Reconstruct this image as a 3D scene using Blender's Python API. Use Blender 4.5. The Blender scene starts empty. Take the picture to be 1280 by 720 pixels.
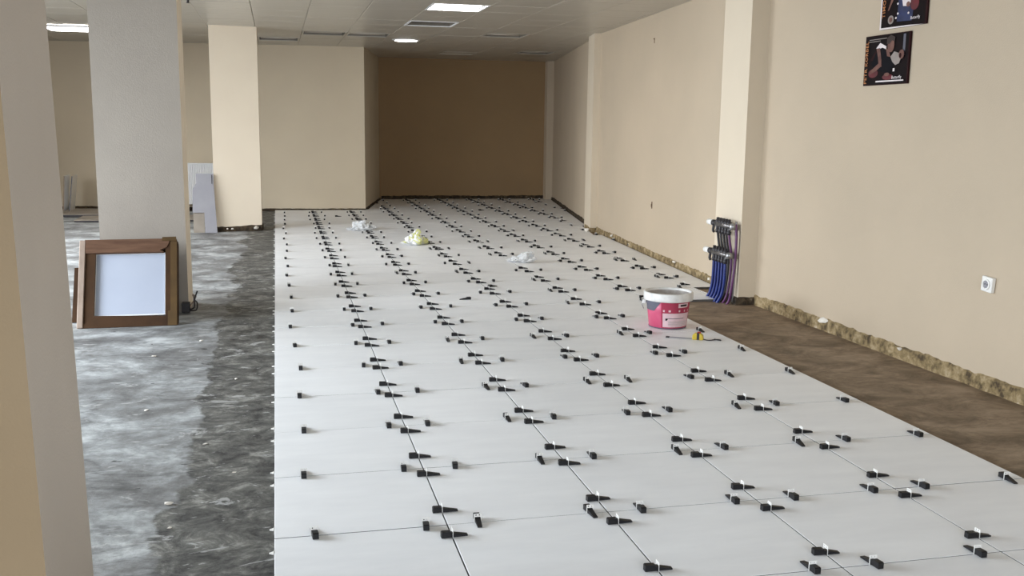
import bpy, bmesh, math, random
from mathutils import Vector, Matrix, noise
random.seed(7)
S = bpy.context.scene
COL = S.collection

# ------------------------------------------------------------------ camera
CAM = Vector((0.0403, -3.2944, 1.4058)); YAW, PIT, ROL, FPX = 0.234057, 0.163263, 0.012932, 1235.8
def cam_axes():
    cy, sy, cp, sp = math.cos(YAW), math.sin(YAW), math.cos(PIT), math.sin(PIT)
    f = Vector((sy*cp, cy*cp, -sp)); r = Vector((cy, -sy, 0)); u = r.cross(f)
    c, s = math.cos(ROL), math.sin(ROL)
    return c*r + s*u, -s*r + c*u, f
CR, CU, CF = cam_axes()
cd = bpy.data.cameras.new('camera'); cam = bpy.data.objects.new('camera', cd); COL.objects.link(cam)
cd.sensor_width = 36; cd.lens = FPX/1280*36; cd.clip_start = 0.05; cd.clip_end = 200
cam.matrix_world = Matrix(((CR.x, CU.x, -CF.x, CAM.x), (CR.y, CU.y, -CF.y, CAM.y), (CR.z, CU.z, -CF.z, CAM.z), (0, 0, 0, 1)))
S.camera = cam
def to_px(p):                       # used only to sort repeats by how large they show
    d = Vector(p) - CAM; z = d.dot(CF)
    return (640 + FPX*d.dot(CR)/z, 360 - FPX*d.dot(CU)/z, z) if z > 0.05 else (-9e9, -9e9, z)

# ------------------------------------------------------------------ world, daylight, exposure
w = bpy.data.worlds.new('sky'); S.world = w; w.use_nodes = True
w.node_tree.nodes['Background'].inputs[0].default_value = (0.80, 0.88, 1.0, 1)
w.node_tree.nodes['Background'].inputs[1].default_value = 1.0
def area(name, loc, rot, sx, sy, power, col):
    l = bpy.data.lights.new(name, 'AREA'); l.shape = 'RECTANGLE'; l.size = sx; l.size_y = sy; l.energy = power; l.color = col
    o = bpy.data.objects.new(name, l); o.location = loc; o.rotation_euler = rot; COL.objects.link(o); return o
# daylight through the shop windows of the left side and of the front behind the camera
area('daylight_left_window_near', (-4.95, 2.0, 1.45), (0, math.radians(-44), 0), 2.0, 3.6, 300, (0.83, 0.915, 1.0)).data.spread = math.radians(145)
area('daylight_left_window_far', (-4.95, 7.4, 1.45), (0, math.radians(-48), 0), 2.0, 3.6, 225, (0.90, 0.95, 1.0)).data.spread = math.radians(145)
area('daylight_front_window', (0.6, -6.40, 1.45), (math.radians(44), 0, 0), 5.6, 2.0, 130, (0.83, 0.915, 1.0)).data.spread = math.radians(145)
S.view_settings.view_transform = 'Standard'; S.view_settings.look = 'None'
S.view_settings.gamma = 1.0; S.view_settings.use_curve_mapping = False
S.view_settings.exposure = 0.78
S.cycles.use_denoising = True
S.cycles.max_bounces = 10; S.cycles.diffuse_bounces = 6

# ------------------------------------------------------------------ materials
def srgb(r, g, b):
    f = lambda c: (c/255/12.92) if c/255 <= 0.04045 else ((c/255+0.055)/1.055)**2.4
    return (f(r), f(g), f(b), 1)
def mat(name, col, rough=0.6, metal=0.0, var=None, scale=6.0, detail=6.0, bump=0.0, bscale=40.0, emit=0.0, spec=0.5, trans=0.0, stretch=(1, 1, 1)):
    m = bpy.data.materials.new(name); m.use_nodes = True; nt = m.node_tree; b = nt.nodes['Principled BSDF']
    b.inputs['Base Color'].default_value = col; b.inputs['Roughness'].default_value = rough; b.inputs['Metallic'].default_value = metal
    b.inputs['Specular IOR Level'].default_value = spec; b.inputs['Transmission Weight'].default_value = trans
    tc = nt.nodes.new('ShaderNodeTexCoord'); mp = nt.nodes.new('ShaderNodeMapping'); mp.inputs['Scale'].default_value = stretch
    nt.links.new(tc.outputs['Object'], mp.inputs['Vector'])
    if var:
        n = nt.nodes.new('ShaderNodeTexNoise'); n.inputs['Scale'].default_value = scale; n.inputs['Detail'].default_value = detail
        nt.links.new(mp.outputs[0], n.inputs['Vector'])
        r = nt.nodes.new('ShaderNodeValToRGB'); cr = r.color_ramp
        cr.elements[0].position = 0.3; cr.elements[0].color = col; cr.elements[1].position = 0.7; cr.elements[1].color = var
        nt.links.new(n.outputs['Fac'], r.inputs['Fac']); nt.links.new(r.outputs['Color'], b.inputs['Base Color'])
    if bump:
        n2 = nt.nodes.new('ShaderNodeTexNoise'); n2.inputs['Scale'].default_value = bscale; n2.inputs['Detail'].default_value = 4
        bp = nt.nodes.new('ShaderNodeBump'); bp.inputs['Strength'].default_value = bump; bp.inputs['Distance'].default_value = 0.01
        nt.links.new(mp.outputs[0], n2.inputs['Vector']); nt.links.new(n2.outputs['Fac'], bp.inputs['Height']); nt.links.new(bp.outputs['Normal'], b.inputs['Normal'])
    if emit:
        b.inputs['Emission Color'].default_value = col; b.inputs['Emission Strength'].default_value = emit
    return m
M = {}
M['paint'] = mat('cream_wall_paint', srgb(190, 173, 150), 0.75, var=srgb(183, 167, 145), scale=1.3, bump=0.15, bscale=120)
M['paint_pilaster'] = mat('cream_pilaster_paint', srgb(212, 198, 176), 0.7, var=srgb(206, 192, 171), scale=1.5, bump=0.1, bscale=120)
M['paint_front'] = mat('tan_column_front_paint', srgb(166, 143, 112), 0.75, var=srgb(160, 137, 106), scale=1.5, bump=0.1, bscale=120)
M['paint_grey'] = mat('grey_cream_column_paint', srgb(212, 201, 189), 0.75, var=srgb(204, 193, 181), scale=1.5, bump=0.15, bscale=120)
M['paint_rear'] = mat('pale_cream_rear_wall_paint', srgb(206, 192, 168), 0.75, var=srgb(199, 185, 162), scale=1.3, bump=0.15, bscale=120)
M['paint_grey_shaded'] = mat('grey_column_paint_with_shade', srgb(158, 149, 138), 0.8, var=srgb(149, 140, 130), scale=1.5, bump=0.15, bscale=120)  # grey column paint, darkened so its colour carries shade the lighting lacks
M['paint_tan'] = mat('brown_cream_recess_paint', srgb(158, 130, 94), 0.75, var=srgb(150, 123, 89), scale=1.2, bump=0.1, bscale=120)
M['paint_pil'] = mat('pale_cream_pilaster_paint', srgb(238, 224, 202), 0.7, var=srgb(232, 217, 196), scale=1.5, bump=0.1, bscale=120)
M['ceil_panel'] = mat('beige_metal_ceiling_panel', srgb(182, 176, 165), 0.3, 0.1, var=srgb(172, 166, 154), scale=1.2, spec=0.6, bump=0.05, bscale=3.0, stretch=(0.5, 9, 1))
M['ceil_dark'] = mat('ceiling_void', srgb(70, 62, 54), 0.9)
M['black'] = mat('black_plastic', srgb(19, 18, 20), 0.5, var=srgb(25, 24, 27), scale=30, spec=0.3)
M['white_pl'] = mat('white_plastic', srgb(238, 236, 230), 0.4, var=srgb(228, 226, 222), scale=20)
M['white_enamel'] = mat('white_enamel', srgb(235, 235, 235), 0.35, var=srgb(225, 226, 228), scale=4)
M['alu'] = mat('aluminium', srgb(180, 180, 182), 0.35, 0.8, var=srgb(160, 160, 162), scale=15)
M['brass'] = mat('dull_nickel', srgb(132, 128, 126), 0.35, 0.7, var=srgb(95, 90, 88), scale=30)
M['dark'] = mat('dark_fitting', srgb(34, 31, 34), 0.5, var=srgb(50, 45, 48), scale=30)
M['blue'] = mat('blue_pipe', srgb(16, 40, 116), 0.4, var=srgb(12, 30, 92), scale=12)
M['purple'] = mat('purple_pipe', srgb(96, 48, 92), 0.4, var=srgb(80, 40, 84), scale=12)
M['reflector'] = mat('fixture_reflector', srgb(120, 113, 103), 0.4, 0.2, var=srgb(108, 102, 93), scale=5)
M['lamp'] = mat('lamp_diffuser', (1.0, 0.98, 0.94, 1), 0.5, emit=9.0)
M['lamp_round'] = mat('round_lamp_diffuser', (1.0, 0.98, 0.94, 1), 0.5, emit=14.0)
M['lamp_off'] = mat('unlit_diffuser', srgb(190, 182, 170), 0.5, var=srgb(182, 174, 162), scale=4)
M['cardboard'] = mat('brown_cardboard', srgb(72, 50, 32), 0.85, var=srgb(54, 37, 24), spec=0.2, scale=6, stretch=(1, 6, 1))
M['cardboard_top'] = mat('reddish_cardboard', srgb(106, 79, 62), 0.85, var=srgb(86, 62, 48), spec=0.2, scale=7, stretch=(1, 8, 8))
M['olive_tape'] = mat('olive_tape', srgb(88, 66, 36), 0.6, var=srgb(74, 55, 30), spec=0.3, scale=8)
M['board_edge'] = mat('pale_board_edge', srgb(158, 140, 126), 0.8, var=srgb(136, 117, 103), scale=10)
M['panel_white'] = mat('blue_white_panel', srgb(172, 178, 192), 0.5, var=srgb(166, 172, 187), scale=3)
M['grey_sheet'] = mat('grey_sheet', srgb(150, 148, 152), 0.5, var=srgb(138, 136, 142), scale=4)
M['grey_plank'] = mat('grey_plank', srgb(150, 140, 128), 0.7, var=srgb(128, 118, 106), scale=5)
M['pink'] = mat('pink_bucket', srgb(190, 70, 104), 0.4, var=srgb(202, 92, 122), scale=9)
M['red_pink'] = mat('raspberry_print', srgb(166, 50, 78), 0.4, var=srgb(156, 46, 72), scale=9)
M['slate'] = mat('slate_print', srgb(92, 92, 104), 0.45, var=srgb(84, 84, 96), scale=9)
M['pale_pink'] = mat('pale_label', srgb(222, 190, 194), 0.5, var=srgb(206, 178, 182), scale=30)
M['bucket_white'] = mat('bucket_white', srgb(232, 230, 226), 0.45, var=srgb(205, 203, 200), scale=18)
M['mortar'] = mat('dried_grout', srgb(150, 142, 136), 0.8, var=srgb(196, 192, 188), scale=14)
M['yellow'] = mat('yellow_case', srgb(196, 172, 58), 0.4, var=srgb(180, 154, 50), scale=20)
M['red'] = mat('red_button', srgb(150, 52, 44), 0.4, var=srgb(140, 48, 42), scale=20)
M['steel'] = mat('grey_tape_blade', srgb(150, 152, 162), 0.45, 0.2, var=srgb(132, 134, 144), scale=20)
M['p_black'] = mat('poster_black', srgb(15, 10, 11), 0.6, var=srgb(24, 12, 14), scale=9, spec=0.12)
M['p_maroon'] = mat('poster_maroon', srgb(44, 16, 18), 0.6, var=srgb(34, 12, 14), scale=9, spec=0.12)
M['p_gold'] = mat('poster_gold', srgb(186, 124, 72), 0.4, var=srgb(170, 106, 60), scale=40)
M['p_skin'] = mat('poster_skin', srgb(122, 82, 70), 0.4, var=srgb(84, 48, 42), scale=20)
M['p_shirt'] = mat('poster_dark_shirt', srgb(11, 10, 18), 0.6, var=srgb(8, 7, 14), scale=12, spec=0.12)
M['p_blue'] = mat('poster_blue_shirt', srgb(30, 46, 92), 0.4, var=srgb(14, 20, 52), scale=18)
M['p_white'] = mat('poster_white', srgb(226, 216, 214), 0.4, var=srgb(214, 204, 204), scale=20)
M['p_grey'] = mat('poster_bat_grey', srgb(150, 139, 134), 0.4, var=srgb(136, 126, 120), scale=20)
M['p_red'] = mat('poster_red', srgb(104, 20, 32), 0.4, var=srgb(76, 14, 24), scale=16)
M['p_hair'] = mat('poster_hair', srgb(44, 24, 20), 0.4, var=srgb(34, 18, 16), scale=20)
M['wood'] = mat('rust_brown', srgb(110, 82, 60), 0.7, var=srgb(84, 60, 44), scale=20)

def strip_mat(name, c1, c2, c3, pale):
    m = bpy.data.materials.new(name); m.use_nodes = True; nt = m.node_tree; b = nt.nodes['Principled BSDF']; b.inputs['Roughness'].default_value = 0.9
    tc = nt.nodes.new('ShaderNodeTexCoord')
    n = nt.nodes.new('ShaderNodeTexNoise'); n.inputs['Scale'].default_value = 14; n.inputs['Detail'].default_value = 8; n.inputs['Roughness'].default_value = 0.7
    r = nt.nodes.new('ShaderNodeValToRGB'); cr = r.color_ramp
    cr.elements[0].position = 0.36; cr.elements[0].color = c1; cr.elements[1].position = 0.5; cr.elements[1].color = c2
    e = cr.elements.new(0.62); e.color = c3; e = cr.elements.new(0.74); e.color = pale
    bp = nt.nodes.new('ShaderNodeBump'); bp.inputs['Strength'].default_value = 0.9; bp.inputs['Distance'].default_value = 0.02
    nt.links.new(tc.outputs['Object'], n.inputs['Vector']); nt.links.new(n.outputs['Fac'], r.inputs['Fac']); nt.links.new(r.outputs['Color'], b.inputs['Base Color'])
    nt.links.new(n.outputs['Fac'], bp.inputs['Height']); nt.links.new(bp.outputs['Normal'], b.inputs['Normal'])
    return m
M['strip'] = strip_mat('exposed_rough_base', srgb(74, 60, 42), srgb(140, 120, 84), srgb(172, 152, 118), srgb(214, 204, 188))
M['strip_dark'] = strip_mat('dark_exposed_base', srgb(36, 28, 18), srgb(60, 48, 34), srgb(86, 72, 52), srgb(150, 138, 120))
M['rubble'] = mat('white_plaster_crumb', srgb(230, 224, 214), 0.9, var=srgb(208, 200, 188), scale=30)

def tile_mat():
    m = bpy.data.materials.new('white_porcelain_tile'); m.use_nodes = True; nt = m.node_tree; L = nt.links
    b = nt.nodes['Principled BSDF']; b.inputs['Specular IOR Level'].default_value = 0.35
    g = nt.nodes.new('ShaderNodeNewGeometry'); oi = nt.nodes.new('ShaderNodeObjectInfo')
    n = nt.nodes.new('ShaderNodeTexNoise'); n.inputs['Scale'].default_value = 3.0; n.inputs['Detail'].default_value = 8; n.inputs['Roughness'].default_value = 0.65
    mp = nt.nodes.new('ShaderNodeMapping'); mp.inputs['Scale'].default_value = (0.6, 2.4, 1)
    L.new(g.outputs['Position'], mp.inputs['Vector']); L.new(mp.outputs[0], n.inputs['Vector'])
    r = nt.nodes.new('ShaderNodeValToRGB'); cr = r.color_ramp
    cr.elements[0].position = 0.3; cr.elements[0].color = srgb(231, 232, 234); cr.elements[1].position = 0.72; cr.elements[1].color = srgb(242, 243, 244)
    L.new(n.outputs['Fac'], r.inputs['Fac'])
    hsv = nt.nodes.new('ShaderNodeHueSaturation'); mr = nt.nodes.new('ShaderNodeMapRange'); mr.inputs['To Min'].default_value = 0.965; mr.inputs['To Max'].default_value = 1.02
    L.new(oi.outputs['Random'], mr.inputs['Value']); L.new(mr.outputs[0], hsv.inputs['Value']); L.new(r.outputs['Color'], hsv.inputs['Color'])
    L.new(hsv.outputs['Color'], b.inputs['Base Color'])
    mr2 = nt.nodes.new('ShaderNodeMapRange'); mr2.inputs['To Min'].default_value = 0.34; mr2.inputs['To Max'].default_value = 0.5
    L.new(n.outputs['Fac'], mr2.inputs['Value']); L.new(mr2.outputs[0], b.inputs['Roughness'])
    return m
M['tile'] = tile_mat()
M['tile_body'] = mat('grey_tile_body', srgb(96, 92, 88), 0.9, var=srgb(80, 76, 72), scale=20)

def floor_mat():
    m = bpy.data.materials.new('bare_screed'); m.use_nodes = True; nt = m.node_tree; L = nt.links; b = nt.nodes['Principled BSDF']
    b.inputs['Specular IOR Level'].default_value = 0.3
    g = nt.nodes.new('ShaderNodeNewGeometry'); sp = nt.nodes.new('ShaderNodeSeparateXYZ'); L.new(g.outputs['Position'], sp.inputs[0])
    def nz(scale, detail, rough, stretch=(1, 1, 1), dist=0.0):
        mp = nt.nodes.new('ShaderNodeMapping'); mp.inputs['Scale'].default_value = stretch; L.new(g.outputs['Position'], mp.inputs['Vector'])
        n = nt.nodes.new('ShaderNodeTexNoise'); n.inputs['Scale'].default_value = scale; n.inputs['Detail'].default_value = detail
        n.inputs['Roughness'].default_value = rough; n.inputs['Distortion'].default_value = dist; L.new(mp.outputs[0], n.inputs['Vector']); return n.outputs['Fac']
    def ramp(fac, *st):
        r = nt.nodes.new('ShaderNodeValToRGB'); cr = r.color_ramp
        while len(cr.elements) < len(st): cr.elements.new(0.5)
        for e, (p, c) in zip(cr.elements, st): e.position = p; e.color = c
        L.new(fac, r.inputs['Fac']); return r.outputs['Color']
    def math_(op, a, bb):
        n = nt.nodes.new('ShaderNodeMath'); n.operation = op
        for k, v in enumerate((a, bb)):
            if isinstance(v, (int, float)): n.inputs[k].default_value = v
            else: L.new(v, n.inputs[k])
        return n.outputs[0]
    def mix(f, a, bb):
        n = nt.nodes.new('ShaderNodeMix'); n.data_type = 'RGBA'; L.new(f, n.inputs[0]) if not isinstance(f, float) else None
        L.new(a, n.inputs[6]); L.new(bb, n.inputs[7]); return n.outputs[2]
    big = nz(2.4, 13, 0.72, (0.9, 1.0, 1), 0.25); fine = nz(7, 14, 0.8, (0.9, 1.0, 1), 0.5); streak = nz(6.5, 12, 0.72, (0.55, 1.1, 1), 1.4); edgen = nz(1.3, 10, 0.62, (1, 0.8, 1), 0.3)
    light = ramp(big, (0.36, srgb(92, 91, 90)), (0.46, srgb(126, 126, 125)), (0.54, srgb(152, 154, 154)), (0.63, srgb(188, 191, 191)))
    light = mix(math_('MULTIPLY', ramp(fine, (0.40, (1, 1, 1, 1)), (0.52, (0, 0, 0, 1))), 0.30), light, ramp(fine, (0.0, srgb(70, 69, 68)), (1.0, srgb(70, 69, 68))))
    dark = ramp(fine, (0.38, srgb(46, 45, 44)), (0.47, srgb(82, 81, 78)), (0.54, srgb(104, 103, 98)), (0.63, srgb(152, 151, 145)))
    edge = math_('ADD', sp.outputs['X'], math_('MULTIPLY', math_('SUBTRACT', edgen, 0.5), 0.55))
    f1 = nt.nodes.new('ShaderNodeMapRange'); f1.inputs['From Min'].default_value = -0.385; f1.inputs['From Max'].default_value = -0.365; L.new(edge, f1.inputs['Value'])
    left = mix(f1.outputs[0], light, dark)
    white = ramp(streak, (0.585, (0, 0, 0, 1)), (0.61, (1, 1, 1, 1)))
    wmix = math_('MULTIPLY', white, 0.6)
    wc = nt.nodes.new('ShaderNodeRGB'); wc.outputs[0].default_value = srgb(190, 190, 188)
    left = mix(wmix, left, wc.outputs[0])
    pits = ramp(nz(9.0, 6, 0.6, (0.8, 1.6, 1), 0.8), (0.30, (1, 1, 1, 1)), (0.325, (0, 0, 0, 1)))
    pc = nt.nodes.new('ShaderNodeRGB'); pc.outputs[0].default_value = srgb(34, 33, 33)
    left = mix(math_('MULTIPLY', pits, 0.85), left, pc.outputs[0])
    cracks = ramp(nz(1.1, 12, 0.55, (0.55, 1.5, 1), 0.7), (0.488, (0, 0, 0, 1)), (0.5, (1, 1, 1, 1)), (0.512, (0, 0, 0, 1)))
    left = mix(math_('MULTIPLY', cracks, 0.35), left, pc.outputs[0])
    brown = ramp(nz(4.0, 14, 0.76, (0.8, 1.2, 1), 0.5), (0.37, srgb(100, 85, 68)), (0.5, srgb(131, 113, 93)), (0.62, srgb(158, 139, 118)))
    bl = ramp(nz(2.6, 9, 0.6, (0.5, 1.8, 1), 0.6), (0.66, (0, 0, 0, 1)), (0.70, (1, 1, 1, 1)))
    bc = nt.nodes.new('ShaderNodeRGB'); bc.outputs[0].default_value = srgb(152, 136, 118)
    brown = mix(math_('MULTIPLY', bl, 0.6), brown, bc.outputs[0])
    fx = math_('GREATER_THAN', sp.outputs['X'], 1.5)
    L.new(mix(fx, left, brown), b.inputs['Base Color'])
    rr = nt.nodes.new('ShaderNodeMapRange'); rr.inputs['To Min'].default_value = 0.45; rr.inputs['To Max'].default_value = 0.8; L.new(big, rr.inputs['Value']); L.new(rr.outputs[0], b.inputs['Roughness'])
    bp = nt.nodes.new('ShaderNodeBump'); bp.inputs['Strength'].default_value = 0.5; bp.inputs['Distance'].default_value = 0.01; L.new(fine, bp.inputs['Height']); L.new(bp.outputs[0], b.inputs['Normal'])
    return m
M['floor'] = floor_mat()

def film_mat():
    m = bpy.data.materials.new('clear_plastic_film'); m.use_nodes = True; nt = m.node_tree; b = nt.nodes['Principled BSDF']
    b.inputs['Base Color'].default_value = srgb(236, 238, 240); b.inputs['Roughness'].default_value = 0.18; b.inputs['Alpha'].default_value = 0.55
    return m
M['film'] = film_mat()
M['film_yellow'] = mat('yellow_printed_film', srgb(206, 210, 120), 0.3, var=srgb(226, 226, 170), scale=16)
M['film_white'] = mat('white_printed_film', srgb(232, 232, 230), 0.3, var=srgb(212, 212, 212), scale=16)

# ------------------------------------------------------------------ mesh helpers
def link_mesh(name, me, m, parent=None):
    o = bpy.data.objects.new(name, me); COL.objects.link(o)
    for mm in (m if isinstance(m, (list, tuple)) else [m]):
        if me.materials.find(mm.name) < 0: me.materials.append(mm)
    if parent: o.parent = parent
    return o
def fin(name, bm, m, parent=None, smooth=False, loc=None, rot=None):
    bmesh.ops.recalc_face_normals(bm, faces=bm.faces)
    me = bpy.data.meshes.new(name); bm.to_mesh(me); bm.free()
    if smooth:
        for p in me.polygons: p.use_smooth = True
    o = link_mesh(name, me, m, parent)
    if loc: o.location = loc
    if rot: o.rotation_euler = rot
    return o
def box(bm, x0, x1, y0, y1, z0, z1, mi=0, bev=0.0, mtx=None):
    vs = [bm.verts.new((x, y, z)) for z in (z0, z1) for y in (y0, y1) for x in (x0, x1)]
    fs = [bm.faces.new([vs[i] for i in q]) for q in ((0, 2, 3, 1), (4, 5, 7, 6), (0, 1, 5, 4), (2, 6, 7, 3), (0, 4, 6, 2), (1, 3, 7, 5))]
    for f in fs: f.material_index = mi
    if bev:
        es = list({e for f in fs for e in f.edges})
        r = bmesh.ops.bevel(bm, geom=es, offset=bev, segments=1, affect='EDGES', profile=0.5)
        vs = list({v for f in r['faces'] for v in f.verts} | {v for v in vs if v.is_valid})
    if mtx: bmesh.ops.transform(bm, matrix=mtx, verts=[v for v in vs if v.is_valid])
def B(name, dims, m, parent=None, bev=0.0, loc=None, rot=None):
    bm = bmesh.new(); box(bm, *dims, bev=bev); return fin(name, bm, m, parent, loc=loc, rot=rot)
def prism(bm, poly, z0, z1, mi=0):
    n = len(poly); lo = [bm.verts.new((x, y, z0)) for x, y in poly]; hi = [bm.verts.new((x, y, z1)) for x, y in poly]
    fs = [bm.faces.new(lo[::-1]), bm.faces.new(hi)] + [bm.faces.new((lo[i], lo[(i+1) % n], hi[(i+1) % n], hi[i])) for i in range(n)]
    for f in fs: f.material_index = mi
def P(name, poly, z0, z1, m, parent=None):
    bm = bmesh.new(); prism(bm, poly, z0, z1); return fin(name, bm, m, parent)
def lathe(bm, prof, seg=32, cx=0, cy=0, mi=0, cap0=True, cap1=True):
    rings = [[bm.verts.new((cx+r*math.cos(2*math.pi*k/seg), cy+r*math.sin(2*math.pi*k/seg), z)) for k in range(seg)] for r, z in prof]
    for a, b_ in zip(rings, rings[1:]):
        for k in range(seg): bm.faces.new((a[k], a[(k+1) % seg], b_[(k+1) % seg], b_[k])).material_index = mi
    if cap0: bm.faces.new(rings[0][::-1]).material_index = mi
    if cap1: bm.faces.new(rings[-1]).material_index = mi
def tube(bm, pts, r, seg=8, mi=0):
    pts = [Vector(p) for p in pts]; rings = []; up = Vector((0.31, 0.17, 0.93))
    for i, p in enumerate(pts):
        t = (pts[min(i+1, len(pts)-1)] - pts[max(i-1, 0)]).normalized()
        a = t.cross(up)
        if a.length < 1e-3: a = t.cross(Vector((1, 0, 0)))
        a.normalize(); b_ = t.cross(a); rr = r[i] if isinstance(r, (list, tuple)) else r
        rings.append([bm.verts.new(p + rr*(math.cos(2*math.pi*k/seg)*a + math.sin(2*math.pi*k/seg)*b_)) for k in range(seg)])
    for a, b_ in zip(rings, rings[1:]):
        for k in range(seg): bm.faces.new((a[k], a[(k+1) % seg], b_[(k+1) % seg], b_[k])).material_index = mi
    bm.faces.new(rings[0][::-1]).material_index = mi; bm.faces.new(rings[-1]).material_index = mi
def curve(pts, n=10):                                                # smooth Catmull-Rom through points
    pts = [Vector(p) for p in pts]; q = [pts[0]*2-pts[1]] + pts + [pts[-1]*2-pts[-2]]; out = []
    for i in range(1, len(q)-2):
        for k in range(n):
            t = k/n; a, b_, c, d = q[i-1], q[i], q[i+1], q[i+2]
            out.append(0.5*((2*b_) + (c-a)*t + (2*a-5*b_+4*c-d)*t*t + (3*b_-a-3*c+d)*t**3))
    return out + [pts[-1]]
def tag(o, label, cat, group=None):
    o['label'] = label; o['category'] = cat
    if group: o['group'] = group
    return o
def struct(o, label=None, cat=None):
    o['kind'] = 'structure'
    if label: o['label'] = label; o['category'] = cat
    return o
def thing(name, label, cat, loc=(0, 0, 0), rot=(0, 0, 0), group=None):
    o = bpy.data.objects.new(name, None); COL.objects.link(o); o.empty_display_size = 0.05
    o.location = loc; o.rotation_euler = rot; return tag(o, label, cat, group)
def clip(poly, halfs):                                               # keep a*x + b*y <= c
    for a, b_, c in halfs:
        out = []
        for i in range(len(poly)):
            p, q = poly[i], poly[(i+1) % len(poly)]; dp = a*p[0]+b_*p[1]-c; dq = a*q[0]+b_*q[1]-c
            if dp <= 0: out.append(p)
            if dp*dq < 0: t = dp/(dp-dq); out.append((p[0]+t*(q[0]-p[0]), p[1]+t*(q[1]-p[1])))
        poly = out
        if len(poly) < 3: return []
    return poly
ORD = 'zeroth first second third fourth fifth sixth seventh eighth ninth tenth eleventh twelfth thirteenth fourteenth fifteenth sixteenth seventeenth eighteenth nineteenth twentieth'.split()
def ordn(n):
    if n <= 20: return ORD[n]
    t = {2: 'twenty', 3: 'thirty', 4: 'forty', 5: 'fifty'}[n//10]
    return (t[:-1]+'ieth') if n % 10 == 0 else t+'-'+ORD[n % 10]

# ------------------------------------------------------------------ the room shell
H, FZ = 2.61, -0.02
TOP = H + 0.12
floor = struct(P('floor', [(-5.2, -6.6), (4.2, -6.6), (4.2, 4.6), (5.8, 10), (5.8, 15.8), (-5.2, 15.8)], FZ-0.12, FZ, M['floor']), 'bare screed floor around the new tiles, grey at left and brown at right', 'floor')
# right wall in plan: near part, pilaster, middle part, pilaster, far part
NEAR = ((3.92, -6.5), (3.825, 4.02)); MID = ((3.86, 4.45), (4.24, 9.45)); FAR = ((4.33, 9.95), (5.24, 15.3))
def wall_along(name, a, b_, th, m, label, side=1):
    d = Vector((b_[0]-a[0], b_[1]-a[1])).normalized(); n = Vector((d.y, -d.x))*th*side
    return struct(P(name, [a, b_, (b_[0]+n.x, b_[1]+n.y), (a[0]+n.x, a[1]+n.y)], FZ-0.1, TOP, m), label, 'wall')
wall_along('wall_right', *NEAR, 0.35, M['paint'], 'cream right wall nearest the camera carrying two posters and a socket')
wall_along('wall_right_middle', *MID, 0.35, M['paint'], 'cream right wall between the two pilasters, behind the manifold')
wall_along('wall_right_far', *FAR, 0.35, M['paint'], 'shaded right wall of the deep recess beyond the far pilaster')
struct(P('wall_pilaster_near', [(3.672, 4.0), (4.05, 4.0), (4.05, 4.49), (3.672, 4.49)], FZ-0.1, TOP, M['paint_pilaster']), 'pale cream pilaster behind the pipe manifold on the right wall', 'pilaster')
struct(P('wall_pilaster_far', [(4.15, 9.44), (4.5, 9.40), (4.6, 9.98), (4.25, 10.02)], FZ-0.1, TOP, M['paint_pilaster']), 'narrow cream pilaster at the mouth of the recess on the right', 'pilaster')
struct(P('wall_pilaster_corner', [(5.10, 15.24), (5.34, 15.2), (5.4, 15.5), (5.1, 15.5)], FZ-0.1, TOP, M['paint']), 'slim pilaster in the far right corner of the recess', 'pilaster')
struct(P('wall_back', [(1.7, 15.42), (5.7, 15.42), (5.7, 15.7), (1.7, 15.7)], FZ-0.1, TOP, M['paint_tan']), 'dim tan back wall of the deep recess', 'wall')
struct(P('wall_block', [(1.45, 13.07), (1.93, 15.5), (1.4, 15.6), (-0.4, 15.6), (-0.4, 13.21)], FZ-0.1, TOP, M['paint_rear']), 'cream wall block left of the recess mouth', 'wall')
struct(P('wall_back_left', [(-0.4, 13.21), (-0.4, 13.6), (-5.2, 14.4), (-5.2, 14.04)], FZ-0.1, TOP, M['paint_rear']), 'cream rear wall of the left bay behind the columns', 'wall')
# columns
c1 = P('wall_column_1', [(-1.15, -0.76), (-0.54, -0.76), (-0.54, -0.20), (-1.15, -0.20)], FZ-0.1, TOP, M['paint_grey'])
for v in c1.data.vertices: v.co.x -= 0.022*(v.co.z+0.1)          # the column leans a little
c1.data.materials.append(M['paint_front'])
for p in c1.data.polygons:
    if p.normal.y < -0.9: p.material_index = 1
struct(c1, 'nearest square column cut off by the left picture edge', 'column')
c2 = P('wall_column_2', [(-1.235, 4.43), (-0.632, 4.43), (-0.632, 4.83), (-1.235, 4.83)], FZ-0.1, TOP, M['paint_grey_shaded'])
c2.data.materials.append(M['paint_pil'])  # paler right face: bounced light put into the paint
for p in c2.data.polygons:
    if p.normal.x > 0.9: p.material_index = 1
struct(c2, 'greyish square column behind the cardboard-framed panel', 'column')
struct(P('wall_column_3', [(-0.755, 10.10), (-0.165, 10.20), (-0.165, 10.62), (-0.755, 10.5)], FZ-0.1, TOP, M['paint_pil']), 'bright cream column at the far end of the bare floor strip', 'column')
# walls with the window openings that light the room (left side and behind the camera)
bm = bmesh.new()
for y0, y1, z0, z1 in ((-6.6, 0.0, -0.1, TOP), (4.0, 5.4, -0.1, TOP), (9.4, 14.3, -0.1, TOP), (0.0, 4.0, -0.1, 0.25), (0.0, 4.0, 2.45, TOP), (5.4, 9.4, -0.1, 0.25), (5.4, 9.4, 2.45, TOP)):
    box(bm, -5.25, -5.0, y0, y1, z0, z1)
struct(fin('wall_left', bm, M['paint']))
bm = bmesh.new()
for x0, x1, z0, z1 in ((-5.2, -2.4, -0.1, TOP), (3.6, 4.3, -0.1, TOP), (-2.4, 3.6, -0.1, 0.2), (-2.4, 3.6, 2.45, TOP)):
    box(bm, x0, x1, -6.75, -6.5, z0, z1)
struct(fin('wall_front', bm, M['paint']))

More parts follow.
